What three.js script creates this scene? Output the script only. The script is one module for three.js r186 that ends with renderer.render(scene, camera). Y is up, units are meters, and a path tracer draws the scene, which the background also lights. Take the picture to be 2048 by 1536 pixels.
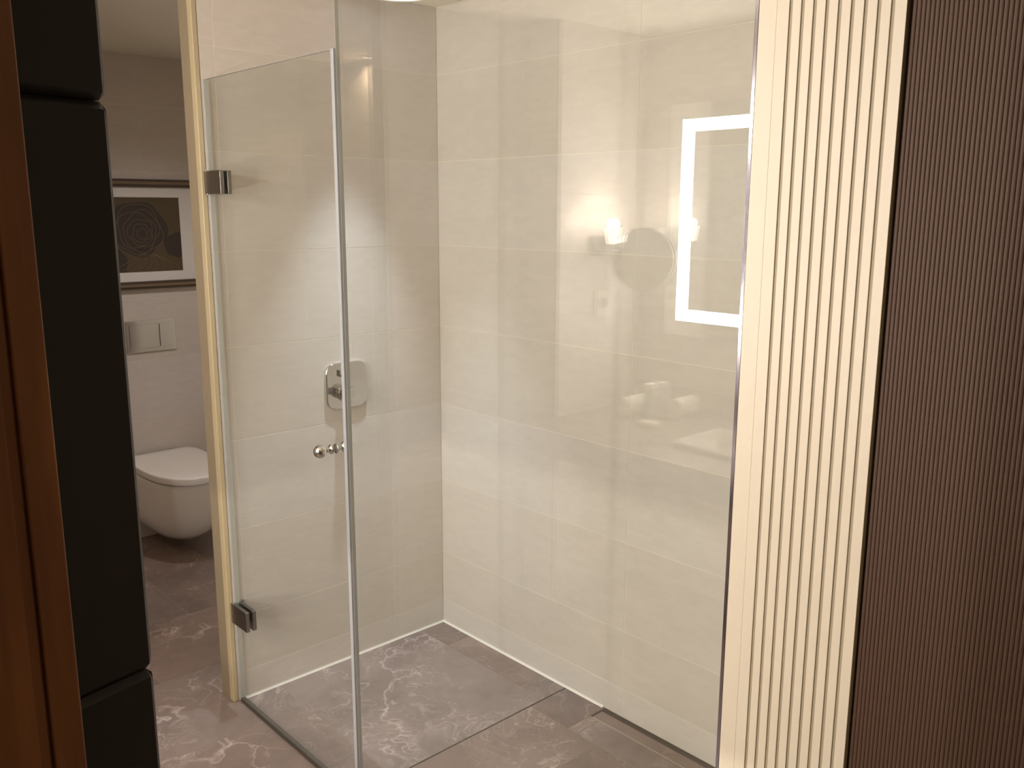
import * as THREE from 'three';
import { RectAreaLightUniformsLib } from 'three/addons/lights/RectAreaLightUniformsLib.js';
import { RoundedBoxGeometry } from 'three/addons/geometries/RoundedBoxGeometry.js';
import { mergeGeometries as mergeRaw } from 'three/addons/utils/BufferGeometryUtils.js';
const mergeGeometries = list => mergeRaw(list.map(g => g.index ? g.toNonIndexed() : g));

// ------------------------------------------------------------------ camera, lights, exposure
RectAreaLightUniformsLib.init();
const scene = new THREE.Scene();
scene.background = new THREE.Color(0x000000);
const camera = new THREE.PerspectiveCamera(2 * Math.atan(768 / 1778.8) * 180 / Math.PI, 2048 / 1536, 0.05, 30);
camera.position.set(-2.0645, 1.6341, 2.6362);
camera.up.set(0.1292, 0.981, -0.1444);
camera.lookAt(-2.0645 + 0.6659, 1.6341 - 0.1937, 2.6362 - 0.7205);
const renderer = new THREE.WebGLRenderer({ antialias: true });
renderer.toneMapping = THREE.LinearToneMapping;
renderer.toneMappingExposure = 1.0;
renderer.shadowMap.enabled = true;

const CEIL = 2.33;
function spot(pos, target, color, cd, angle, penumbra, radius) {
  const l = new THREE.SpotLight(color, cd, 0, angle, penumbra, 2);
  l.position.set(...pos); l.target.position.set(...target); l.castShadow = true; l.shadow.radius = radius;
  l.shadow.mapSize.set(2048, 2048); l.shadow.bias = -0.0005;
  scene.add(l); scene.add(l.target); return l;
}
const COOL = new THREE.Color().setRGB(0.84, 0.92, 1.0), WARM = new THREE.Color().setRGB(1.0, 0.76, 0.50), NEUTRAL = new THREE.Color().setRGB(1.0, 0.88, 0.70);

// ------------------------------------------------------------------ helpers
let seed = 7;
const rnd = () => { seed = (seed * 1664525 + 1013904223) >>> 0; return seed / 4294967296; };
const taken = {};
function numbered(n) { const k = taken[n] = (taken[n] ?? -1) + 1; return k ? n + '_' + String(k).padStart(3, '0') : n; }
function mesh(name, g, m, parent) { const o = new THREE.Mesh(g, m); o.name = parent ? name : numbered(name); (parent || scene).add(o); return o; }
function tag(o, label, category, group) { o.userData.label = label; o.userData.category = category; if (group) o.userData.group = group; return o; }
function thing(name, label, category, pos = [0, 0, 0], group) {
  const o = new THREE.Group(); o.name = numbered(name); o.position.set(...pos); scene.add(o); return tag(o, label, category, group);
}
function struct(name, g, m, label) { const o = mesh(name, g, m); o.userData.kind = 'structure'; if (label) o.userData.label = label; return o; }
function metreUV(g) {   // box-projected uv, one unit per metre
  const p = g.attributes.position, n = g.attributes.normal, uv = new Float32Array(p.count * 2);
  for (let i = 0; i < p.count; i++) {
    const ax = Math.abs(n.getX(i)), ay = Math.abs(n.getY(i)), az = Math.abs(n.getZ(i));
    if (ax >= ay && ax >= az) { uv[2 * i] = p.getZ(i); uv[2 * i + 1] = p.getY(i); }
    else if (ay >= az) { uv[2 * i] = p.getX(i); uv[2 * i + 1] = p.getZ(i); }
    else { uv[2 * i] = p.getX(i); uv[2 * i + 1] = p.getY(i); }
  }
  g.setAttribute('uv', new THREE.BufferAttribute(uv, 2)); return g;
}
function shiftUV(g, a, b) { const u = g.attributes.uv; for (let i = 0; i < u.count; i++) u.setXY(i, u.getX(i) + a, u.getY(i) + b); return g; }
function box(x0, x1, y0, y1, z0, z1) { const g = new THREE.BoxGeometry(x1 - x0, y1 - y0, z1 - z0); g.translate((x0 + x1) / 2, (y0 + y1) / 2, (z0 + z1) / 2); return metreUV(g); }
function rbox(x0, x1, y0, y1, z0, z1, r = 0.003, s = 2) {
  const g = new RoundedBoxGeometry(x1 - x0, y1 - y0, z1 - z0, s, r); g.translate((x0 + x1) / 2, (y0 + y1) / 2, (z0 + z1) / 2); return metreUV(g);
}
// a slab whose front edges are chamfered: lies on local z = 0, front at z = t
function slab(w, h, t, b) {
  const P = [], tri = (a, c, d) => P.push(...a, ...c, ...d), quad = (a, c, d, e) => { tri(a, c, d); tri(a, d, e); };
  const o = [[0, 0, 0], [w, 0, 0], [w, h, 0], [0, h, 0]], m = o.map(q => [q[0], q[1], t - b]), f = [[b, b, t], [w - b, b, t], [w - b, h - b, t], [b, h - b, t]];
  quad(f[0], f[1], f[2], f[3]);
  for (let i = 0; i < 4; i++) { const j = (i + 1) % 4; quad(o[i], o[j], m[j], m[i]); quad(m[i], m[j], f[j], f[i]); }
  const g = new THREE.BufferGeometry(); g.setAttribute('position', new THREE.Float32BufferAttribute(P, 3)); g.computeVertexNormals(); return g;
}
const M4 = new THREE.Matrix4(), V = (x, y, z) => new THREE.Vector3(x, y, z);
function basis(g, ex, ey, ez, o) { g.applyMatrix4(M4.clone().makeBasis(V(...ex), V(...ey), V(...ez)).setPosition(...o)); return g; }
function cyl(r0, r1, h, axis, pos, seg = 32) {   // along axis, centred at pos; r0 at the positive end
  const g = new THREE.CylinderGeometry(r0, r1, h, seg);
  if (axis === 'x') g.rotateZ(-Math.PI / 2); if (axis === 'z') g.rotateX(Math.PI / 2);
  g.translate(...pos); return g;
}
function loft(rings, capA = true, capB = true) {   // rings: arrays of [x,y,z], equal length, counter-clockwise seen from the end
  const n = rings[0].length, P = [], I = [];
  rings.forEach(r => r.forEach(q => P.push(...q)));
  for (let k = 0; k + 1 < rings.length; k++) for (let i = 0; i < n; i++) {
    const j = (i + 1) % n, a = k * n + i, b = k * n + j, c = a + n, d = b + n; I.push(a, c, b, b, c, d);
  }
  const cap = (k, flip) => { const c = [0, 0, 0]; rings[k].forEach(q => q.forEach((v, i) => c[i] += v / n)); const ci = P.length / 3; P.push(...c);
    for (let i = 0; i < n; i++) { const a = k * n + i, b = k * n + (i + 1) % n; flip ? I.push(ci, a, b) : I.push(ci, b, a); } };
  if (capA) cap(0, true); if (capB) cap(rings.length - 1, false);
  const g = new THREE.BufferGeometry(); g.setAttribute('position', new THREE.Float32BufferAttribute(P, 3)); g.setIndex(I);
  g.computeVertexNormals(); return metreUV(g);
}

// ------------------------------------------------------------------ procedural textures
function noiseGrid(n, s) { let q = s; const g = new Float32Array(n * n); for (let i = 0; i < n * n; i++) { q = (q * 1664525 + 1013904223) >>> 0; g[i] = q / 4294967296; } return g; }
function vnoise(g, n, x, y) {
  x = ((x % n) + n) % n; y = ((y % n) + n) % n;
  const xi = Math.floor(x), yi = Math.floor(y), fx = x - xi, fy = y - yi, a = fx * fx * (3 - 2 * fx), b = fy * fy * (3 - 2 * fy), x1 = (xi + 1) % n, y1 = (yi + 1) % n;
  return (g[yi * n + xi] * (1 - a) + g[yi * n + x1] * a) * (1 - b) + (g[y1 * n + xi] * (1 - a) + g[y1 * n + x1] * a) * b;
}
function makeTex(n, fn, srgb, size) {   // fn(u,v in 0..1) -> [r,g,b] 0..255, tile of `size` metres
  const d = new Uint8Array(n * n * 4);
  for (let y = 0; y < n; y++) for (let x = 0; x < n; x++) { const c = fn(x / n, y / n), i = (y * n + x) * 4; d[i] = c[0]; d[i + 1] = c[1]; d[i + 2] = c[2]; d[i + 3] = 255; }
  const t = new THREE.DataTexture(d, n, n); t.wrapS = t.wrapT = THREE.RepeatWrapping; t.magFilter = THREE.LinearFilter; t.minFilter = THREE.LinearMipmapLinearFilter; t.generateMipmaps = true;
  if (srgb) t.colorSpace = THREE.SRGBColorSpace; t.repeat.set(1 / size, 1 / size); t.needsUpdate = true; return t;
}
const G = noiseGrid(64, 11), G2 = noiseGrid(64, 29), G3 = noiseGrid(64, 53);
const fbm = (g, u, v, f, o) => { let s = 0, a = 0.5, w = 0; for (let i = 0; i < o; i++) { s += a * vnoise(g, 64, u * f, v * f); w += a; a *= 0.55; f *= 2; } return s / w; };
const clamp = (x, a = 0, b = 1) => Math.min(b, Math.max(a, x));
const mix = (a, b, t) => a + (b - a) * t;
// warm grey brown marble with thin pale veins (2 m tile; frequencies divide 64 so that it repeats)
const marbleTex = makeTex(1536, (u, v) => {
  const wx = fbm(G, u, v, 8, 5) - 0.5, wy = fbm(G2, u, v, 8, 5) - 0.5;
  const base = fbm(G3, u + wx * 0.10, v + wy * 0.06, 8, 6), fine = fbm(G, u, v, 64, 3), mid = fbm(G2, u + wy * 0.1, v + wx * 0.1, 32, 3);
  const ridge = (g, f, a, w) => clamp(1 - Math.abs(fbm(g, u + wx * a, v + wy * a, f, 4) - 0.5) / w);
  const patch = clamp((fbm(G2, u, v, 8, 3) - 0.42) * 5), patch2 = clamp((fbm(G, u, v, 8, 3) - 0.45) * 5);
  const vein = Math.pow(ridge(G2, 4, 0.25, 0.012), 1.5) * 0.8 * patch + Math.pow(ridge(G, 8, 0.3, 0.014), 1.5) * 0.7 * patch2 + ridge(G3, 16, 0.25, 0.03) * 0.42 * patch + ridge(G2, 32, 0.2, 0.04) * 0.32 * patch2;
  const k = clamp((base - 0.5) * 1.6 + 0.5) * 0.6 + mid * 0.2 + fine * 0.2;
  return [clamp(mix(112, 160, k) + vein * 56, 0, 255), clamp(mix(99, 144, k) + vein * 56, 0, 255), clamp(mix(94, 138, k) + vein * 57, 0, 255)];
}, true, 2);
// cream wall tile: faint woven streaks
const tileTex = makeTex(512, (u, v) => {
  const s = fbm(G, u * 0.25, v, 64, 2) * 0.5 + fbm(G2, u, v, 64, 2) * 0.25 + fbm(G3, u, v, 8, 3) * 0.25, k = (s - 0.5) * 13;
  return [213 + k, 205 + k, 199 + k];
}, true, 0.8);
const tileBump = makeTex(512, (u, v) => { const s = fbm(G, u * 0.25, v, 64, 3) * 255; return [s, s, s]; }, false, 0.8);
const woodTex = (a, b) => makeTex(512, (u, v) => {
  const k = clamp(fbm(G, u * 1, v * 0.0625, 64, 4) * 1.3 - 0.15 + (fbm(G2, u, v, 8, 2) - 0.5) * 0.5);
  return [mix(a[0], b[0], k), mix(a[1], b[1], k), mix(a[2], b[2], k)];
}, true, 0.6);

// ------------------------------------------------------------------ materials
const std = o => new THREE.MeshStandardMaterial(o), phys = o => new THREE.MeshPhysicalMaterial(o);
const M = {
  tile: [0xffffff, 0xfbfaf7, 0xfdfcfa].map(c => std({ color: c, map: tileTex, roughness: 0.42, bumpMap: tileBump, bumpScale: 0.00005 })),
  grout: std({ color: 0xe9e2d2, roughness: 0.9 }),
  floorGrout: std({ color: 0xb3a898, roughness: 0.9 }),
  greyGrout: std({ color: 0x8f8676, roughness: 0.9 }),
  jamb: std({ color: 0x8c7e68, roughness: 0.5 }),
  stub: std({ color: 0x9c978c, roughness: 0.6 }),
  plaster: std({ color: 0xd9cdb6, roughness: 0.85 }),
  ceiling: std({ color: 0xe6dfd0, roughness: 0.9 }),
  cream: std({ color: 0xe0d5c1, roughness: 0.42 }),
  trim: std({ color: 0xb7a888, roughness: 0.35 }),
  marble: [0xffffff, 0xf2efec, 0xfaf4ee].map(c => std({ color: c, map: marbleTex, roughness: 0.36 })),
  caulk: std({ color: 0xe0dbd2, roughness: 0.45 }),
  joint: std({ color: 0x3a3129, roughness: 0.9 }),
  drain: std({ color: 0x5b5047, roughness: 0.5, metalness: 0.6 }),
  glass: phys({ color: 0xfcfefd, roughness: 0, metalness: 0, transmission: 1, thickness: 0, ior: 1.5 }),
  edge: phys({ color: 0xcfcfcc, roughness: 0.35, transmission: 0.4, thickness: 0 }),
  seal: std({ color: 0xa3a5a8, roughness: 0.5 }),
  darkSeal: std({ color: 0x4a443d, roughness: 0.6 }),
  chrome: std({ color: 0xdcdcdc, roughness: 0.08, metalness: 1 }),
  satin: std({ color: 0x8d8a86, roughness: 0.32, metalness: 1 }),
  profile: std({ color: 0x9b97a0, roughness: 0.14, metalness: 1 }),
  inlay: std({ color: 0xa99c84, roughness: 0.6 }),
  rib: std({ color: 0x51392a, roughness: 0.6 }),
  ribBack: std({ color: 0x3c2b21, roughness: 0.8 }),
  ceramic: phys({ color: 0xf1eeea, roughness: 0.12, clearcoat: 0.6, clearcoatRoughness: 0.05 }),
  black: std({ color: 0xffffff, map: woodTex([17, 12, 12], [25, 18, 17]), roughness: 0.55 }),
  wood: std({ color: 0xffffff, map: woodTex([110, 68, 40], [146, 96, 58]), roughness: 0.5 }),
  mirror: std({ color: 0xe8ecea, roughness: 0.01, metalness: 1 }),
  towel: std({ color: 0xf4f1ea, roughness: 0.95 }),
};

// ------------------------------------------------------------------ the room shell
const ROWS = [0, 0.1, 0.3, 0.6, 0.9, 1.2, 1.5, 1.8, 2.1, CEIL];
// tiles on a wall: a = running coordinate breaks, put(a0, a1, y0, y1) -> geometry
function tiles(parent, A, rows, ex, ez, origin, t = 0.0015) {
  let k = 0;
  for (let i = 0; i + 1 < A.length; i++) for (let j = 0; j + 1 < rows.length; j++) {
    const a0 = A[i] + 0.001, w = A[i + 1] - A[i] - 0.002, y0 = rows[j] + 0.001, h = rows[j + 1] - rows[j] - 0.002;
    const g = slab(w, h, t, 0.0004);
    basis(g, ex, [0, 1, 0], ez, [origin[0] + ex[0] * a0 , y0, origin[2] + ex[2] * a0]);
    shiftUV(metreUV(g), rnd() * 3, rnd() * 3);
    mesh('tile', g, M.tile[k++ % 3], parent);
  }
}
// back wall of the shower (to the right in the picture), plane x = 0
const wallRight = struct('wall_right', box(0.0010, 0.13, 0, CEIL, -1.86, 1.97), M.grout, 'cream tiled wall along the back of the shower');
tiles(wallRight, [0, 0.335, 0.935, 1.535, 1.88], ROWS, [0, 0, 1], [-1, 0, 0], [0.0015, 0, 0]);
// wall with the mixer, plane z = 0; ends in a narrow jamb at x = -0.895
const wallLeft = struct('wall_left', box(-0.893, 0.0008, 0, CEIL, -0.095, -0.0015), M.jamb, 'cream tiled wall that carries the shower mixer');
tiles(wallLeft, [-0.88, -0.835, -0.235, 0], ROWS, [1, 0, 0], [0, 0, 1], [0, 0, -0.0015]);
mesh('grout_bed', box(-0.879, 0, 0, CEIL, -0.0016, -0.0010), M.grout, wallLeft);
mesh('corner_profile', rbox(-0.897, -0.880, 0, CEIL, -0.028, 0.001, 0.003), M.trim, wallLeft);
// toilet end
const wallBack = struct('wall_back', box(-2.9, 0.13, 0, CEIL, -1.87, -1.7510), M.grout, 'tiled wall behind the toilet');
tiles(wallBack, [-2.2, -1.63, -1.03, -0.73, -0.13, 0.0], ROWS, [1, 0, 0], [0, 0, 1], [0, 0, -1.7515]);
// block left of the toilet, its end carries the wall lamp
const VROWS = [0, 0.265, 0.74, 1.215, 1.69, 2.165, CEIL];
const wallBlock = struct('wall_toilet', box(-2.92, -2.2, 0, CEIL, -1.751, 0.1685), M.greyGrout, 'wall block between toilet and washstand');
tiles(wallBlock, [-2.72, -2.2], VROWS, [1, 0, 0], [0, 0, 1], [0, 0, 0.1685]);
tiles(wallBlock, [-0.16, 0.55, 1.15, 1.75], VROWS, [0, 0, -1], [1, 0, 0], [-2.2, 0, 0]);
const wallVanity = struct('wall_washstand', box(-2.92, -2.7215, 0, CEIL, 0.169, 1.7), M.greyGrout, 'tiled wall behind the washstand');
tiles(wallVanity, [-1.7, -1.37, -0.77, -0.17], VROWS, [0, 0, -1], [1, 0, 0], [-2.7215, 0, 0]);
struct('wall_niche', box(-2.92, -2.5, 0, CEIL, 1.7, 1.74), M.plaster, 'wall closing the washstand niche');
struct('wall_stub', box(-2.2, -1.52, 0, CEIL, -0.095, -0.005), M.stub, 'short wall beside the toilet opening');
struct('wall_entry', box(-3.4, -2.0, 0, CEIL, 2.0, 2.1), M.plaster, 'wall beside the entrance frame');
struct('wall_hall', box(-2.92, -2.86, 0, CEIL, 1.74, 2.0), M.plaster);
struct('wall_outer', box(-3.5, -3.4, 0, CEIL, 2.0, 4.1), M.plaster);
struct('wall_rear', box(-3.5, 0.13, 0, CEIL, 4.1, 4.2), M.plaster);
struct('wall_front', box(-0.862, 0.13, 0, CEIL, 1.885, 4.1), M.cream, 'cream wall that ends the shower');
struct('ceiling', box(-3.5, 0.2, CEIL, CEIL + 0.1, -1.9, 4.2), M.ceiling);

// ------------------------------------------------------------------ floor
const floor = struct('floor', box(-3.5, 0.2, -0.12, -0.0012, -1.9, 4.2), M.floorGrout, 'grey brown marble tile floor');
let fk = 0;
function floorTile(x0, x1, z0, z1, parent = floor, name = 'tile') {
  const g = slab(x1 - x0 - 0.002, z1 - z0 - 0.002, 0.0012, 0.0003);
  basis(g, [1, 0, 0], [0, 0, -1], [0, 1, 0], [x0 + 0.001, -0.0012, z1 - 0.001]);
  shiftUV(metreUV(g), rnd() * 5, rnd() * 5);
  return mesh(name, g, M.marble[fk++ % 3], parent);
}
// shower
floorTile(-0.73, -0.117, 0, 0.685); floorTile(-0.117, 0, 0, 0.17); floorTile(-0.117, 0, 0.17, 0.575); floorTile(-0.117, 0, 0.575, 0.685);
floorTile(-0.178, 0, 0.690, 0.863); floorTile(-0.178, -0.071, 0.863, 0.902); floorTile(-0.178, -0.071, 0.902, 1.505); floorTile(-0.178, -0.071, 1.505, 1.885);
floorTile(-0.73, -0.178, 0.690, 1.29); floorTile(-0.73, -0.178, 1.29, 1.885);
mesh('movement_joint', box(-0.86, 0, -0.0012, -0.0004, 0.6855, 0.6895), M.joint, floor);
// outside
const ZJ = [0.172, -0.291, -0.754, -1.217, -1.757];
for (let i = 0; i + 1 < ZJ.length; i++) {
  const off = i % 2 ? 0.3 : 0;
  for (let x = -2.53 - off; x < 0; x += 0.6) {
    const x0 = Math.max(x, -2.2), x1 = Math.min(x + 0.6, 0); if (x1 - x0 < 0.05) continue;
    if (i === 0) { if (x0 < -0.73) floorTile(x0, Math.min(x1, -0.73), ZJ[1], ZJ[0]); else floorTile(x0, x1, ZJ[1], -0.095); }
    else floorTile(x0, x1, ZJ[i + 1], ZJ[i]);
  }
}
for (let z = 0.172, r = 0; z < 4; z += 0.603, r++) for (let x = -3.13; x < -0.75; x += 0.6) floorTile(x, x + 0.6, z, Math.min(z + 0.603, 4.1));
// linear drain along the tiled wall
const drain = thing('linear_drain', 'narrow dark linear drain slot along the foot of the tiled shower wall', 'drain', [0, 0, 0.871]);
mesh('channel', mergeGeometries([box(-0.0225, 0, -0.0012, -0.0007, -0.008, 1.01), box(-0.070, -0.0225, -0.0012, -0.0007, -0.008, 0.001)]), M.drain, drain);
const cover = floorTile(-0.068, -0.022, 0.873, 1.88, drain, 'tile_insert'); cover.position.z = -0.871;

// sealant beads
function bead(name, x0, x1, z0, z1, dir) {
  const s = new THREE.Shape(); s.moveTo(0, 0); s.lineTo(0.0065, 0); s.quadraticCurveTo(0.0015, 0.0015, 0, 0.007); s.lineTo(0, 0);
  const g = new THREE.ExtrudeGeometry(s, { depth: dir === 'z' ? z1 - z0 : x1 - x0, bevelEnabled: false, steps: 1, curveSegments: 4 });
  if (dir === 'z') { g.scale(-1, 1, 1); const ix = g.attributes.position; for (let i = 0; i < ix.count; i += 3) { const a = [ix.getX(i + 1), ix.getY(i + 1), ix.getZ(i + 1)]; ix.setXYZ(i + 1, ix.getX(i + 2), ix.getY(i + 2), ix.getZ(i + 2)); ix.setXYZ(i + 2, ...a); } g.computeVertexNormals(); g.translate(0, 0, z0); }
  else { g.rotateY(-Math.PI / 2); g.translate(x1, 0, 0); }
  return struct(name, g, M.caulk, 'white sealant bead where the shower wall meets the floor');
}
bead('trim_1', 0, 0, 0.0, 0.857, 'z'); bead('trim_2', -0.862, 0, 0, 0, 'x');

// ------------------------------------------------------------------ shower glass
const GX = -0.87, GT = 0.005;
{
  const d = thing('shower_door', 'clear frameless glass shower door with two square hinges and a ball knob', 'shower door', [GX, 0, 0.012]);
  const Z0 = 0, Z1 = 0.708, TOP = 2.003;
  const pane = mesh('pane', box(-GT, GT, 0.014, TOP, Z0 + 0.0005, Z1), M.glass, d);
  mesh('polished_edge', box(-GT, GT, TOP, TOP + 0.0008, Z0, Z1), M.edge, pane);
  mesh('side_seal', mergeGeometries([box(-0.0085, 0.0085, 0.012, TOP, Z1 + 0.0002, Z1 + 0.009), box(-0.0085, -0.0055, 0.012, TOP, Z1 - 0.004, Z1 + 0.0002)]), M.seal, d).userData.label = 'grey closing seal strip';
  mesh('hinge_seal', box(-0.0075, 0.0075, 0.012, TOP, -0.010, 0.0002), M.edge, d);
  mesh('bottom_seal', box(-0.007, 0.007, 0.001, 0.0138, Z0, Z1), M.darkSeal, d).userData.label = 'dark bottom sealing strip';
  for (const y of [0.322, 1.707]) {
    const h = new THREE.Group(); h.name = 'hinge'; h.position.set(0, y, 0); d.add(h); h.userData.label = 'square satin metal glass hinge';
    mesh('plate', rbox(-0.018, -0.0053, -0.034, 0.034, 0.0, 0.096, 0.002), M.satin, h);
    mesh('plate', rbox(0.0053, 0.018, -0.034, 0.034, 0.0, 0.096, 0.002), M.satin, h);
    mesh('wall_plate', rbox(-0.018, 0.026, -0.034, 0.034, -0.0118, -0.0045, 0.001), M.satin, h);
    mesh('pin', cyl(0.006, 0.006, 0.07, 'y', [-0.012, 0, -0.004]), M.chrome, h);
  }
  const k = new THREE.Group(); k.name = 'knob'; k.position.set(0, 1.010, 0.638); d.add(k); k.userData.label = 'double chrome ball knob';
  for (const s of [-1, 1]) {
    const pts = [[0, 0.006], [0.0125, 0.006], [0.0135, 0.0085], [0.0115, 0.012], [0.007, 0.0145], [0.0062, 0.020], [0.0085, 0.024]].map(q => new THREE.Vector2(q[0], q[1] - 0.0007));
    for (let i = 0; i <= 14; i++) { const a = -0.95 + i / 14 * (Math.PI / 2 + 0.95); pts.push(new THREE.Vector2(Math.max(0.0001, 0.0180 * Math.cos(a)), 0.0395 + 0.0180 * Math.sin(a))); }
    const g = new THREE.LatheGeometry(pts, 36); g.rotateZ(s * -Math.PI / 2);
    mesh('ball', g, M.chrome, k);
  }
}
{
  const f = thing('glass_panel', 'tall fixed clear glass panel between shower door and grooved cream wall', 'glass panel', [GX, 0, 0.734]);
  const pane = mesh('pane', box(-GT, GT, 0.004, CEIL - 0.002, 0.0008, 1.136), M.glass, f);
  mesh('polished_edge', box(-GT, GT, 0.004, CEIL - 0.002, 0, 0.0008), M.edge, pane);
  mesh('wall_profile', mergeGeometries([rbox(-0.014, -0.0055, 0.0005, CEIL - 0.001, 1.1385, 1.1455, 0.001), rbox(0.0055, 0.012, 0.0005, CEIL - 0.001, 1.1385, 1.1455, 0.001), box(-0.006, 0.006, 0.0005, CEIL - 0.001, 1.1365, 1.1455)]), M.profile, f).userData.label = 'narrow chrome wall profile';
  mesh('floor_profile', box(-0.012, 0.012, 0.0003, 0.0038, 0, 1.136), M.profile, f);
}

// ------------------------------------------------------------------ mixer on the wall
function roundRect(w, h, r) {
  const s = new THREE.Shape(); s.moveTo(-w + r, -h); s.lineTo(w - r, -h); s.quadraticCurveTo(w, -h, w, -h + r); s.lineTo(w, h - r); s.quadraticCurveTo(w, h, w - r, h);
  s.lineTo(-w + r, h); s.quadraticCurveTo(-w, h, -w, h - r); s.lineTo(-w, -h + r); s.quadraticCurveTo(-w, -h, -w + r, -h); return s;
}
{
  const v = thing('shower_mixer', 'chrome concealed shower mixer with rounded square plate and two handles', 'shower mixer', [-0.421, 1.028, 0.0005]);
  const g = new THREE.ExtrudeGeometry(roundRect(0.078, 0.076, 0.036), { depth: 0.007, bevelEnabled: true, bevelThickness: 0.005, bevelSize: 0.005, bevelSegments: 4, curveSegments: 10 });
  mesh('cover_plate', g, M.chrome, v);
  const lower = new THREE.Group(); lower.name = 'temperature_handle'; lower.position.set(-0.012, -0.026, 0.0122); v.add(lower);
  mesh('base_ring', cyl(0.030, 0.031, 0.008, 'z', [0, 0, 0.004]), M.chrome, lower);
  mesh('grip', new THREE.LatheGeometry([[0, 0.008], [0.024, 0.008], [0.0265, 0.012], [0.0265, 0.048], [0.024, 0.053], [0.0001, 0.054]].map(q => new THREE.Vector2(...q)), 40).rotateX(Math.PI / 2), M.chrome, lower);
  mesh('lever', rbox(-0.030, 0.006, -0.012, 0.014, 0.0485, 0.0625, 0.003), M.chrome, lower);
  const upper = new THREE.Group(); upper.name = 'diverter'; upper.position.set(-0.010, 0.042, 0.0122); v.add(upper);
  mesh('base_ring', cyl(0.016, 0.017, 0.006, 'z', [0, 0, 0.003]), M.chrome, upper);
  mesh('button', rbox(-0.015, 0.013, -0.012, 0.012, 0.006, 0.030, 0.003), M.chrome, upper);
}

// ------------------------------------------------------------------ grooved cream cladding and ribbed brown panel
{
  const g = thing('grooved_panel', 'cream wall panel of narrow vertical boards with tan grooves', 'wall panel', [-0.885, 0, 1.886]);
  mesh('backing', box(0.0018, 0.0225, 0.0005, CEIL - 0.001, -0.0062, 0.209), M.inlay, g);
  mesh('end_board', rbox(0.0005, 0.0017, 0.0005, CEIL - 0.001, -0.0062, 0.0225, 0.0005), M.cream, g);
  const cuts = [0.0228]; for (let i = 0; i < 9; i++) cuts.push(0.0448 + i * 0.01825); cuts.push(0.209);
  for (let i = 0; i + 1 < cuts.length; i++) mesh('board', rbox(0, 0.0017, 0.0005, CEIL - 0.001, cuts[i] + (i ? 0.0025 : 0), cuts[i + 1] - (i < 9 ? 0.0025 : 0), 0.0007), M.cream, g);
  const b = thing('ribbed_panel', 'dark brown finely ribbed wall panel right of the grooved cream boards', 'wall panel', [-0.885, 0, 2.099]);
  mesh('backing', box(0.008, 0.0225, 0.0005, CEIL - 0.001, 0, 0.56), M.ribBack, b);
  const rg = new THREE.CylinderGeometry(0.0028, 0.0028, CEIL - 0.002, 8, 1, true, Math.PI, Math.PI); rg.scale(0.45, 1, 1); rg.translate(0, (CEIL - 0.001) / 2, 0);
  for (let i = 0; i < 97; i++) { const r = mesh('rib', rg, M.rib, b); r.position.set(0.0079, 0, 0.0030 + i * 0.00575); }
}

// ------------------------------------------------------------------ dark door leaf and entrance frame on the left
{
  const d = new THREE.Group(); d.name = 'door_1'; d.userData = { kind: 'structure', label: 'near-black wooden door leaf with horizontal V grooves standing open' };
  d.position.set(-1.8085, 0, 1.902); d.rotation.y = 0.225; scene.add(d);
  const cuts = [0.005, 0.292, 0.766, 1.240, 1.714, 2.188, 2.29];
  for (let i = 0; i + 1 < cuts.length; i++) {
    const s = new THREE.Shape(), w = 0.02, c = 0.006, y0 = cuts[i] + 0.0004, y1 = cuts[i + 1] - 0.0004;
    // board profile (thickness x height) with chamfered horizontal and front vertical edges
    const ring = (x, ins) => [[x, y0 + c + ins, 0], [x, y0 + ins, -c], [x, y0 + ins, -2 * w + c], [x, y0 + c + ins, -2 * w], [x, y1 - c - ins, -2 * w], [x, y1 - ins, -2 * w + c], [x, y1 - ins, -c], [x, y1 - c - ins, 0]];
    const a = ring(-0.62, 0), b = ring(-0.005, 0), e = ring(0, 0.005); e.forEach(q => { q[2] = q[2] > -w ? q[2] - 0.005 * (q[2] === 0 ? 1 : 0) : q[2] + (q[2] === -2 * w ? 0.005 : 0); });
    const g = loft([a, b, e].map(r => r.slice().reverse())); const flat = g.toNonIndexed(); flat.computeVertexNormals();
    mesh('board', metreUV(flat), M.black, d);
  }
}
{
  const f = thing('door_frame', 'brown wooden entrance door frame with vertical groove at the left edge', 'door frame', [-1.924, 0, 2.105]);
  mesh('edge_bead', rbox(-0.0175, 0, 0.001, 2.2, -0.02, 0.0, 0.0015), M.wood, f);
  mesh('groove', box(-0.024, -0.0177, 0.001, 2.2, -0.02, -0.004), M.wood, f);
  mesh('casing', rbox(-0.16, -0.0242, 0.001, 2.2, -0.004, 0.001, 0.0015), M.wood, f);
  mesh('lining', box(-0.0755, -0.003, 0.001, 2.2, -0.11, -0.0202), M.wood, f);
}

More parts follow.
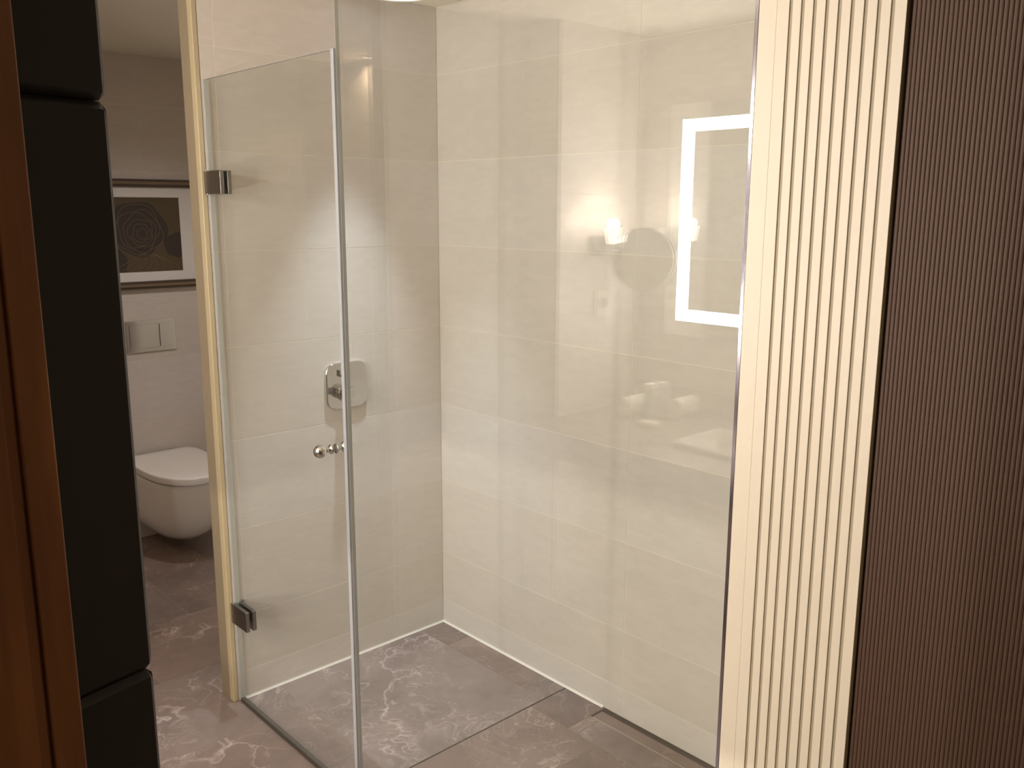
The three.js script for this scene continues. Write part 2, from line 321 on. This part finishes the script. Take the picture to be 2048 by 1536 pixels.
// ------------------------------------------------------------------ toilet, flush plate, picture
{
  const D = (w, f, y, n = 40, back = 0, dome = 0) => { const r = []; for (let i = 0; i < n; i++) { const a = i / n * 2 * Math.PI, c = Math.cos(a), s = Math.sin(a);
    // superellipse: flat back, round front
    const e = s > 0 ? 2.3 : 7, rr = 1 / Math.pow(Math.pow(Math.abs(c), e) + Math.pow(Math.abs(s), e), 1 / e), m = f * 0.45;
    r.push([w * c * rr, y, back + (s > 0 ? m + (f - m) * s * rr : m + m * s * rr)]); } return r; };
  const t = thing('toilet', 'white wall-hung toilet with closed lid in the dim toilet area', 'toilet', [-0.445, 0, -1.7495]);
  const up = a => a.map(r => r.slice().reverse());
  const prof = [[0.03, 0.26, 0.070], [0.085, 0.36, 0.076], [0.118, 0.425, 0.095], [0.143, 0.475, 0.13], [0.160, 0.512, 0.18], [0.170, 0.535, 0.24], [0.176, 0.552, 0.31], [0.178, 0.56, 0.37], [0.178, 0.56, 0.388], [0.174, 0.556, 0.392]];
  mesh('bowl', loft(up(prof.map(q => D(q[0], q[1], q[2])))), M.ceramic, t);
  const seat = [[0.168, 0.546, 0.3925], [0.171, 0.551, 0.394], [0.171, 0.551, 0.3995], [0.168, 0.546, 0.4005]];
  mesh('seat', loft(up(seat.map(q => D(q[0], q[1], q[2], 40, 0.02)))), M.ceramic, t);
  const lid = [[0.179, 0.568, 0.4012], [0.182, 0.573, 0.403], [0.182, 0.573, 0.4275], [0.1805, 0.570, 0.432], [0.176, 0.562, 0.4345], [0.165, 0.54, 0.4365], [0.12, 0.45, 0.4395], [0.04, 0.32, 0.4405]];
  mesh('lid', loft(up(lid.map(q => D(q[0], q[1], q[2], 56, 0.02 + (0.573 - q[1]) * 0.3)))), M.ceramic, t);
  for (const s of [-1, 1]) mesh('hinge', cyl(0.011, 0.011, 0.03, 'x', [s * 0.075, 0.425, 0.011]), M.chrome, t);

  const p = thing('flush_plate', 'chrome dual flush plate on the wall above the toilet', 'flush plate', [-0.428, 0.938, -1.7498]);
  mesh('plate', rbox(-0.122, 0.122, 0, 0.156, 0, 0.008, 0.003), M.chrome, p);
  for (const y of [0.012, 0.138]) mesh('rail', rbox(-0.108, 0.108, y, y + 0.006, 0.0082, 0.0105, 0.001), M.chrome, p);
  mesh('button', rbox(-0.105, 0.035, 0.022, 0.134, 0.0082, 0.013, 0.002), M.chrome, p);
  mesh('button', rbox(0.040, 0.105, 0.022, 0.134, 0.0082, 0.013, 0.002), M.chrome, p);

  const f = thing('framed_picture', 'framed dark floral print with wide pale mat above the toilet', 'picture', [-0.432, 1.246, -1.7495]);
  const W = 0.300, H = 0.519;
  mesh('backing', box(-W + 0.004, W - 0.004, 0.004, H - 0.004, 0, 0.006), M.joint, f);
  const brown = std({ color: 0x4f3d2e, roughness: 0.4 }), gold = std({ color: 0x78654f, roughness: 0.45 });
  const bars = [[-W, W, 0, 0.036], [-W, W, H - 0.036, H], [-W, -W + 0.036, 0.0362, H - 0.0362], [W - 0.036, W, 0.0362, H - 0.0362]];
  bars.forEach((b, i) => {
    const r = mesh('frame_bar', rbox(b[0], b[1], b[2], b[3], 0.0062, 0.024, 0.003), brown, f);
    const hz = i < 2; mesh('gilt_band', hz ? rbox(b[0] + 0.01, b[1] - 0.01, b[2] + 0.011, b[3] - 0.011, 0.0242, 0.029, 0.002) : rbox(b[0] + 0.011, b[1] - 0.011, b[2] - 0.02, b[3] + 0.02, 0.0242, 0.029, 0.002), gold, r);
  });
  mesh('mat_board', box(-W + 0.037, W - 0.037, 0.037, H - 0.037, 0.0062, 0.010), std({ color: 0xe4dfda, roughness: 0.9 }), f);
  const c = document.createElement('canvas'); c.width = c.height = 512; const x = c.getContext('2d');
  x.fillStyle = '#54462f'; x.fillRect(0, 0, 512, 512);
  let q = 5; const rr = () => { q = (q * 1664525 + 1013904223) >>> 0; return q / 4294967296; };
  for (let i = 0; i < 900; i++) { x.fillStyle = `rgba(${90 + rr() * 30},${75 + rr() * 25},${45 + rr() * 20},0.12)`; x.fillRect(rr() * 512, rr() * 512, 4 + rr() * 20, 2 + rr() * 4); }
  const petal = (cx, cy, r, sq) => { x.beginPath(); for (let a = 0; a <= 64; a++) { const t2 = a / 64 * Math.PI * 2, k = r * (1 + 0.06 * Math.sin(5 * t2 + sq) + 0.05 * Math.sin(3 * t2 + 2 * sq)); x.lineTo(cx + k * Math.cos(t2) * 0.92, cy + k * Math.sin(t2)); } x.closePath(); };
  x.fillStyle = '#3a2f29'; petal(235, 215, 190, 1); x.fill(); petal(470, 330, 85, 2); x.fill(); petal(60, 440, 90, 3); x.fill();
  x.strokeStyle = '#6f5e42'; x.lineWidth = 3;
  for (let k = 0; k < 6; k++) { petal(225 + k * 5, 220 + k * 6, 172 - k * 27, k * 1.7); x.stroke(); }
  for (let k = 0; k < 9; k++) { x.beginPath(); x.moveTo(250 + k * 8, 390); x.quadraticCurveTo(150 + k * 45, 430 + (k % 3) * 20, 40 + k * 55, 505); x.stroke(); }
  const tx = new THREE.CanvasTexture(c); tx.colorSpace = THREE.SRGBColorSpace;
  const pl = new THREE.PlaneGeometry(0.366, 0.352); pl.translate(0, 0.2585, 0.0112);
  mesh('print', pl, std({ map: tx, roughness: 0.6 }), f).userData.label = 'dark brown floral print';
}

// ------------------------------------------------------------------ washstand niche (mirrored in the glass panel)
{
  const ctr = thing('washstand_counter', 'brown marble washstand counter in the niche, mirrored in the glass', 'counter', [-2.7198, 0, 0.1705]);
  // counter with a cut-out for the basin (basin x -2.49..-2.185, z 0.76..1.36)
  const y0 = 0.765, y1 = 0.80, X1 = 0.70, Z1 = 1.525, bx0 = 0.235, bx1 = 0.53, bz0 = 0.59, bz1 = 1.18;
  mesh('slab', mergeGeometries([box(0, bx0, y0, y1, 0, Z1), box(bx1, X1, y0, y1, 0, Z1), box(bx0, bx1, y0, y1, 0, bz0), box(bx0, bx1, y0, y1, bz1, Z1)]), M.marble[1], ctr);
mesh('apron', box(X1 - 0.03, X1, 0.70, y0 - 0.0002, 0, Z1), M.marble[1], ctr);
  const us = thing('under_counter_light', 'slim light strip fixed under the washstand counter', 'light strip', [-2.60, 0.69, 1.04]);
  mesh('housing', box(-0.012, 0.012, 0.004, 0.0745, -0.29, 0.29), M.satin, us);
  mesh('lens', box(-0.010, 0.010, 0, 0.0038, -0.28, 0.28), std({ color: 0xffffff, emissive: new THREE.Color().setRGB(1, 0.9, 0.76), emissiveIntensity: 3, roughness: 0.5 }), us);
  const ul = new THREE.RectAreaLight(new THREE.Color().setRGB(1.0, 0.90, 0.76), 330, 0.56, 0.02);
  ul.position.set(-2.586, 0.685, 1.04); scene.add(ul); ul.lookAt(-1.2, 0.62, 1.04);
  mesh('splashback', rbox(0, 0.014, y1 + 0.0002, y1 + 0.09, 0, Z1, 0.003), M.marble[1], ctr);
  const b = thing('wash_basin', 'white rectangular wash basin set in the brown counter', 'basin', [-2.7198 + (bx0 + bx1) / 2, 0.8, 0.1705 + (bz0 + bz1) / 2]);
  const rr = (w, h, y, r) => { const out = []; for (const [sx, sz, a0] of [[1, 1, 0], [-1, 1, 1], [-1, -1, 2], [1, -1, 3]]) for (let i = 0; i <= 5; i++) { const a = (a0 + i / 5) * Math.PI / 2; out.push([sx * (w - r) + r * Math.cos(a), y, sz * (h - r) + r * Math.sin(a)]); } return out.reverse(); };
  const w = (bx1 - bx0) / 2, h = (bz1 - bz0) / 2;
  mesh('bowl', loft([rr(w - 0.03, h - 0.03, -0.10, 0.03), rr(w - 0.004, h - 0.004, -0.03, 0.02), rr(w - 0.002, h - 0.002, 0.0005, 0.02), rr(w + 0.008, h + 0.008, 0.0012, 0.02), rr(w + 0.008, h + 0.008, 0.018, 0.02), rr(w + 0.002, h + 0.002, 0.020, 0.02), rr(w - 0.012, h - 0.012, 0.019, 0.02), rr(w - 0.02, h - 0.02, -0.02, 0.02), rr(w - 0.05, h - 0.05, -0.085, 0.03)], true, true), M.ceramic, b);
  mesh('drain_ring', cyl(0.024, 0.024, 0.004, 'y', [0, -0.0825, 0]), M.chrome, b);
  const tap = thing('basin_tap', 'chrome basin tap behind the white basin', 'tap', [-2.62, 0.8003, 1.05]);
  mesh('body', cyl(0.021, 0.023, 0.12, 'y', [0, 0.06, 0]), M.chrome, tap);
  mesh('spout', rbox(0.0, 0.15, 0.085, 0.103, -0.014, 0.014, 0.004), M.chrome, tap);
  mesh('lever', rbox(-0.015, 0.05, 0.1205, 0.131, -0.011, 0.011, 0.003), M.chrome, tap);

  // illuminated mirror
  const m = thing('illuminated_mirror', 'large wall mirror with glowing rectangular light band, reflected in the glass', 'mirror', [-2.7198, 1.117, 0.326]);
  const MH = 0.929, MW = 1.28, D0 = 0.024, i0 = 0.062, bw = 0.047;
  mesh('case', box(0, D0, 0, MH, 0, MW), std({ color: 0x8a8a88, roughness: 0.5 }), m);
  const bandMat = std({ color: 0xffffff, emissive: new THREE.Color().setRGB(1.0, 0.93, 0.80), emissiveIntensity: 7, roughness: 0.6 });
  const G0 = D0 + 0.0002, G1 = D0 + 0.004, o = i0 + bw;
  mesh('glass', mergeGeometries([box(G0, G1, 0, i0, 0, MW), box(G0, G1, MH - i0, MH, 0, MW), box(G0, G1, i0, MH - i0, 0, i0), box(G0, G1, i0, MH - i0, MW - i0, MW), box(G0, G1, o, MH - o, o, MW - o)]), M.mirror, m);
  const bands = [[i0, o, i0, MW - i0], [MH - o, MH - i0, i0, MW - i0], [o, MH - o, i0, o], [o, MH - o, MW - o, MW - i0]];
  for (const [a, b2, c, d] of bands) {
    mesh('light_band', box(G0, G1 - 0.0005, a + 0.0002, b2 - 0.0002, c + 0.0002, d - 0.0002), bandMat, m).userData.label = 'glowing light band';
    const l = new THREE.RectAreaLight(new THREE.Color().setRGB(1.0, 0.915, 0.845), 70, d - c, b2 - a);
    l.position.set(-2.7198 + G1 + 0.003, 1.117 + (a + b2) / 2, 0.326 + (c + d) / 2); scene.add(l); l.lookAt(0, 1.117 + (a + b2) / 2, 0.326 + (c + d) / 2);
  }
  // shaving mirror on its arm
  const s = thing('shaving_mirror', 'round chrome shaving mirror on a wall arm beside the glowing mirror', 'shaving mirror', [-2.7198, 1.525, 0.288]);
  mesh('wall_mount', rbox(0, 0.018, -0.035, 0.035, -0.018, 0.018, 0.004), M.chrome, s);
  mesh('arm', new THREE.TubeGeometry(new THREE.CatmullRomCurve3([V(0.018, 0, 0), V(0.06, -0.01, 0.02), V(0.11, -0.06, 0.01), V(0.125, -0.09, 0.005)]), 16, 0.006, 8), M.chrome, s);
  const disc = new THREE.CylinderGeometry(0.125, 0.125, 0.008, 48); disc.rotateZ(Math.PI / 2); disc.rotateY(-0.56); disc.translate(0.142, -0.095, 0.0);
  mesh('disc', disc, M.mirror, s);
  const ring = new THREE.TorusGeometry(0.126, 0.005, 10, 64); ring.rotateY(Math.PI / 2 - 0.56); ring.translate(0.142, -0.095, 0.0);
  mesh('rim', ring, M.chrome, s);

  // wall lamp
  const l = thing('wall_lamp', 'small chrome wall lamp with glowing flared glass shade, mirrored in the glass', 'wall lamp', [-2.43, 1.49, 0.1705]);
  mesh('wall_plate', rbox(-0.05, 0.05, -0.045, 0.035, 0, 0.012, 0.003), M.satin, l);
  mesh('arm', mergeGeometries([cyl(0.006, 0.006, 0.07, 'z', [0, -0.03, 0.045], 16), cyl(0.008, 0.008, 0.05, 'y', [0, -0.03, 0.08], 16)]), M.chrome, l);
  mesh('cup', new THREE.LatheGeometry([[0.0001, -0.055], [0.009, -0.05], [0.006, -0.03], [0.012, -0.01], [0.020, 0.004], [0.0001, 0.006]].map(q => new THREE.Vector2(...q)), 24).translate(0, 0, 0.08), M.chrome, l);
  const shade = new THREE.LatheGeometry([[0.0001, 0.0065], [0.021, 0.0065], [0.024, 0.02], [0.033, 0.072], [0.030, 0.072], [0.021, 0.02], [0.0001, 0.012]].map(q => new THREE.Vector2(...q)), 32).translate(0, 0, 0.08);
  mesh('shade', shade, std({ color: 0xffffff, emissive: new THREE.Color().setRGB(1, 0.93, 0.82), emissiveIntensity: 7, roughness: 0.4 }), l);
  const pl = new THREE.PointLight(NEUTRAL, 0.8, 0, 2); pl.position.set(-2.43, 1.575, 0.252); pl.castShadow = true; scene.add(pl);

  // socket
  const so = thing('wall_socket', 'white square wall socket below the glowing wall lamp', 'socket', [-2.462, 1.25, 0.1705]);
  const fr = roundRect(0.045, 0.053, 0.006); const hole = new THREE.Path(); hole.absarc(0, 0, 0.024, 0, Math.PI * 2, true); fr.holes.push(hole);
  mesh('frame', new THREE.ExtrudeGeometry(fr, { depth: 0.008, bevelEnabled: true, bevelThickness: 0.0015, bevelSize: 0.0015, bevelSegments: 2, curveSegments: 16 }).translate(0, 0, 0.002), std({ color: 0xfaf7ec, roughness: 0.35 }), so);
  mesh('insert', cyl(0.0235, 0.0235, 0.003, 'z', [0, 0, 0.0015]), std({ color: 0x8c8578, roughness: 0.5 }), so);

  // rolled towels: spiral end faces +x
  const roll = (pos, label) => {
    const t = thing('rolled_towel', label, 'towel', pos, 'rolled towels on the counter');
    const sp = [], n = 90, turns = 4; const R = 0.046;
    for (let i = 0; i <= n; i++) { const a = i / n * turns * 2 * Math.PI, r = 0.006 + (R - 0.004) * i / n * 0.91; sp.push([r * Math.cos(a), r * Math.sin(a)]); }
    const s = new THREE.Shape(); sp.forEach((q, i) => i ? s.lineTo(q[0], q[1]) : s.moveTo(q[0], q[1]));
    for (let i = n; i >= 0; i--) { const a = i / n * turns * 2 * Math.PI, r = 0.006 + (R - 0.004) * i / n * 0.91 - 0.0078; s.lineTo(Math.max(r, 0.0005) * Math.cos(a), Math.max(r, 0.0005) * Math.sin(a)); }
    const g = new THREE.ExtrudeGeometry(s, { depth: 0.13, bevelEnabled: false, steps: 1, curveSegments: 1 }); g.rotateY(Math.PI / 2); g.translate(-0.065, R - 0.001, 0);
    mesh('cloth', g, M.towel, t); return t;
  };
  roll([-2.47, 0.8003, 0.35], 'rolled white towel nearer the wall lamp, left of the tubes'); roll([-2.60, 0.8003, 0.505], 'rolled white towel nearer the basin, right of the tubes');
  const tube = (pos, col, label) => {
    const t = thing('toiletry_tube', label, 'tube', pos, 'toiletry tubes on the counter');
    mesh('cap', cyl(0.024, 0.024, 0.018, 'y', [0, 0.133, 0]), M.towel, t);
    const ring = (rx, rz, y) => { const o2 = []; for (let i = 0; i < 24; i++) { const a = -i / 24 * 2 * Math.PI; o2.push([rx * Math.cos(a), y, rz * Math.sin(a)]); } return o2; };
    mesh('body', loft([ring(0.026, 0.029, 0), ring(0.027, 0.030, 0.02), ring(0.026, 0.028, 0.1), ring(0.024, 0.025, 0.122), ring(0.015, 0.015, 0.1235)]), std({ color: col, roughness: 0.4 }), t);
  };
  tube([-2.475, 0.8003, 0.432], 0xb9c4b4, 'pale green toiletry tube with white cap'); tube([-2.540, 0.8003, 0.446], 0xc9b9bb, 'pale pink toiletry tube with white cap');
  const sb = thing('soap_bar', 'small cream wrapped soap bar in front of the toiletry tubes', 'soap', [-2.36, 0.8003, 0.525]);
  mesh('wrapper', rbox(-0.025, 0.025, 0, 0.022, -0.04, 0.04, 0.006, 3), std({ color: 0xefe5c4, roughness: 0.5 }), sb);
}

// ------------------------------------------------------------------ ceiling lamps
function downlight(name, label, x, z, r, drop, color, glow) {
  const d = thing(name, label, 'ceiling lamp', [x, CEIL - drop, z], undefined);
  mesh('trim_ring', new THREE.LatheGeometry([[r * 0.86, 0.0005], [r * 0.9, -0.002], [r, 0.004], [r, drop - 0.0005], [r * 0.86, drop - 0.0005], [r * 0.86, 0.0005]].map(q => new THREE.Vector2(...q)), 48), M.ceramic, d);
  mesh('lens', new THREE.LatheGeometry([[0.0001, -0.004], [r * 0.4, -0.003], [r * 0.84, 0.002], [r * 0.84, drop - 0.0008], [0.0001, drop - 0.0008]].map(q => new THREE.Vector2(...q)), 48), std({ color: 0xffffff, emissive: color, emissiveIntensity: glow, roughness: 0.5 }), d);
  return d;
}
downlight('shower_ceiling_lamp', 'round white glowing ceiling lamp over the shower, top edge of picture', -0.295, 0.19, 0.13, 0.03, COOL, 1.05);
spot([-0.38, CEIL - 0.045, 0.24], [-0.46, 0, 0.30], COOL, 9.5, 0.44, 1, 1.2);
downlight('hall_ceiling_lamp', 'round ceiling lamp in the hall in front of the shower', -1.5, 1.5, 0.05, 0.012, WARM, 4);
spot([-1.5, CEIL - 0.025, 1.5], [-1.5, 0, 1.4], WARM, 0.3, 1.2, 0.6, 1.5);
downlight('toilet_ceiling_lamp', 'round ceiling lamp in the toilet area', -0.55, -0.72, 0.045, 0.012, COOL, 2);
spot([-0.55, CEIL - 0.025, -0.72], [-0.5, 0, -0.95], new THREE.Color().setRGB(1, 0.94, 0.94), 2.5, 1.15, 0.7, 1);
downlight('corner_ceiling_lamp', 'small warm ceiling lamp grazing the wall by the toilet', -2.15, -1.04, 0.03, 0.006, WARM, 3);
spot([-2.15, CEIL - 0.022, -1.04], [-2.2, 2.15, -1.04], WARM, 1.0, 1.4, 0.3, 0.5);

downlight('entry_ceiling_lamp', 'round ceiling lamp in the entrance behind the camera', -1.5, 3.2, 0.05, 0.012, WARM, 3);
spot([-1.5, CEIL - 0.025, 3.2], [-1.5, 0, 3.1], WARM, 1.7, 1.25, 0.6, 1.5);

scene.traverse(o => { if (o.isMesh) { o.castShadow = true; o.receiveShadow = true; } });
renderer.render(scene, camera);
